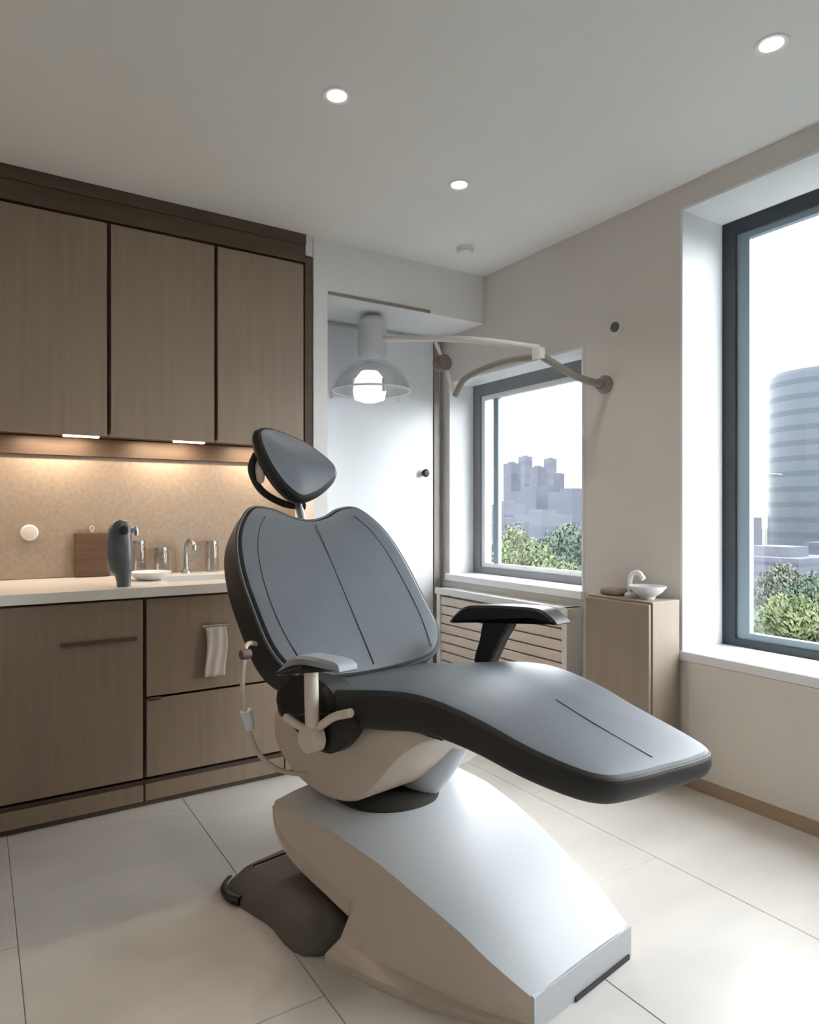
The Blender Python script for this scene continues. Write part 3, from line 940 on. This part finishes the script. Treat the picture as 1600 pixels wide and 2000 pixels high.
# ------------------------------------------------------------------ outdoors
GZ = -9.0
gd = mk('ground_outside', [(5, -150, GZ), (420, -150, GZ), (420, 420, GZ), (5, 420, GZ), (5, -150, GZ - .5), (420, -150, GZ - .5), (420, 420, GZ - .5), (5, 420, GZ - .5)],
        [[0, 1, 2, 3], [7, 6, 5, 4], [0, 1, 5, 4], [1, 2, 6, 5], [2, 3, 7, 6], [3, 0, 4, 7]], M['ground'])
tag(gd, 'ground outside the windows', kind='structure')


def at(px, depth):
    r = (px - 800) / 1336
    return Vector((math.cos(YAW), -math.sin(YAW), 0)) * r * depth + Vector((math.sin(YAW), math.cos(YAW), 0)) * depth


def building(px0, px1, ytop, depth, label, m, floors=0, grp='distant city blocks'):
    c = at((px0 + px1) / 2, depth)
    w = (px1 - px0) / 1336 * depth / 2
    zt = CAM_H + (1000 - ytop) / 1336 * depth
    t = thing('city_block', label, 'building', (c.x, c.y, GZ), grp)
    box('walls', c.x - w, c.x + w, c.y - w, c.y + w, GZ, zt, m, t)
    box('roof_box', c.x - w * .5, c.x + w * .4, c.y - w * .5, c.y + w * .5, zt, zt + w * .25, m, t)
    n = max(2, floors)
    zb = GZ
    for k in range(n):
        z = zt - (k + .75) * (zt - max(zb, GZ)) / (n + .3)
        hh = (zt - max(zb, GZ)) / (n + .3) * .36
        box('window_band', c.x - w * 1.002, c.x + w * 1.002, c.y - w * 1.002, c.y + w * 1.002, z, z + hh, M['city_win'], t)
    return t


# round tower in the large window
tc = at(1612, 120)
tR = 100 / 1336 * 120
tz = CAM_H + 270 / 1336 * 120
t = thing('round_tower', 'hazy blue grey round tower seen through the large window', 'tower', (tc.x, tc.y, GZ))
lathe('shaft', [(tR, GZ), (tR, tz - .9), (tR * .94, tz), (0, tz + .05)], (tc.x, tc.y, 0), M['tower'], t, 'z', 48)
for k in range(11):
    z = tz - 2.6 - k * 2.6
    lathe('facade_band', [(tR * 1.001, z), (tR * 1.001, z + .9)], (tc.x, tc.y, 0), M['tower_band'], t, 'z', 48)
building(1450, 1600, 1085, 80, 'low pale block at the foot of the round tower', M['city'], 4)
building(1620, 1800, 1060, 95, 'low pale block right of the round tower', M['city2'], 4)
building(1400, 1470, 1010, 140, 'distant block left of the round tower', M['city'], 5)
# skyline in the small window
for args in [(988, 1012, 905, 150, 'slim tower at the left end of the small window skyline', M['city2'], 8), (1016, 1036, 892, 160, 'second slim tower of the small window skyline', M['city'], 8),
             (1040, 1062, 912, 140, 'broad middle tower of the small window skyline', M['city2'], 8), (1066, 1084, 896, 165, 'slim tower right of the middle of the skyline', M['city'], 8),
             (1086, 1100, 925, 150, 'lower tower at the right end of the skyline', M['city2'], 7), (1010, 1090, 960, 110, 'wide lower block in front of the skyline towers', M['city2'], 4),
             (960, 1015, 985, 90, 'low block left in the small window', M['city'], 3), (1085, 1150, 962, 100, 'low block right in the small window', M['city2'], 4),
             (1020, 1100, 1005, 70, 'nearest low block just above the trees', M['city'], 3), (955, 1020, 1020, 60, 'grey roof just above the left tree', M['city2'], 2)]:
    building(*args)


def tree(px, depth, ytop, rx, label, m, nl=1500, leaf=.30, seed=1):
    rnd = random.Random(seed)
    c = at(px, depth)
    top = CAM_H + (1000 - ytop) / 1336 * depth
    h = rx * 1.5
    cz = top - h * .5
    t = thing('tree', label, 'tree', (c.x, c.y, GZ), 'trees outside the windows')
    tube('trunk', [(c.x, c.y, GZ), (c.x + .1, c.y, (GZ + cz) / 2), (c.x, c.y + .1, cz)], [.28, .12], M['bark'], t, 10, 4)
    for k in range(6):
        a = 2 * PI * k / 6
        tube('branch', [(c.x, c.y, cz - h * .35), (c.x + rx * .3 * math.cos(a), c.y + rx * .3 * math.sin(a), cz - h * .1), (c.x + rx * .6 * math.cos(a), c.y + rx * .6 * math.sin(a), cz + h * .15)], [.09, .03], M['bark'], t, 6, 3)
    blobs = []
    for k in range(16):
        d = Vector((rnd.gauss(0, 1), rnd.gauss(0, 1), rnd.gauss(0, 1))).normalized()
        blobs.append((Vector((c.x + d.x * rx * .62, c.y + d.y * rx * .62, cz + d.z * h * .36)), rx * rnd.uniform(.26, .42)))
    blobs.append((Vector((c.x, c.y, cz)), rx * .6))
    V, Fs = [], []
    for k in range(nl):
        p, r = rnd.choice(blobs)
        d = Vector((rnd.gauss(0, 1), rnd.gauss(0, 1), rnd.gauss(0, 1))).normalized()
        q = p + d * r * rnd.uniform(.7, 1.08)
        n_ = (d + Vector((rnd.uniform(-.7, .7), rnd.uniform(-.7, .7), rnd.uniform(-.7, .7)))).normalized()
        s = n_.orthogonal().normalized(); u = n_.cross(s)
        L = leaf * rnd.uniform(.6, 1.2); i = len(V)
        V += [q - s * L, q + u * L * .45 + n_ * L * .1, q + s * L, q - u * L * .45 + n_ * L * .1]
        Fs.append([i, i + 1, i + 2, i + 3])
    f = mk('foliage', V, Fs, m, t)
    f['kind'] = 'stuff'
    return t


tree(1000, 17, 1046, 1.1, 'bright green tree at the left in the small window', M['leaf_a'], 7040, 0.071, 1)
tree(1092, 28, 1022, 1.7, 'deep green tree behind the others in the small window', M['leaf_b'], 8320, 0.090, 2)
tree(1124, 20, 1034, 1.1, 'green tree at the right edge of the small window', M['leaf_b'], 7040, 0.076, 3)
tree(940, 25, 1052, 1.6, 'greyish tree next to the small window frame', M['leaf_c'], 7040, 0.095, 4)
tree(1052, 12, 1072, .9, 'lowest bright tree above the small window sill', M['leaf_a'], 7680, 0.057, 5)
tree(1020, 36, 1030, 1.9, 'far greyish tree below the skyline', M['leaf_c'], 7040, 0.114, 10)
tree(1560, 14, 1160, 1.0, 'bright green tree in the lower corner of the large window', M['leaf_a'], 8320, 0.062, 6)
tree(1610, 22, 1120, 1.7, 'deep green tree at the right edge of the large window', M['leaf_b'], 8960, 0.085, 7)
tree(1530, 33, 1105, 1.6, 'greyish far tree below the round tower', M['leaf_c'], 5760, 0.124, 8)
tree(1700, 16, 1130, 1.3, 'green tree beyond the right picture edge', M['leaf_a'], 7040, 0.076, 9)
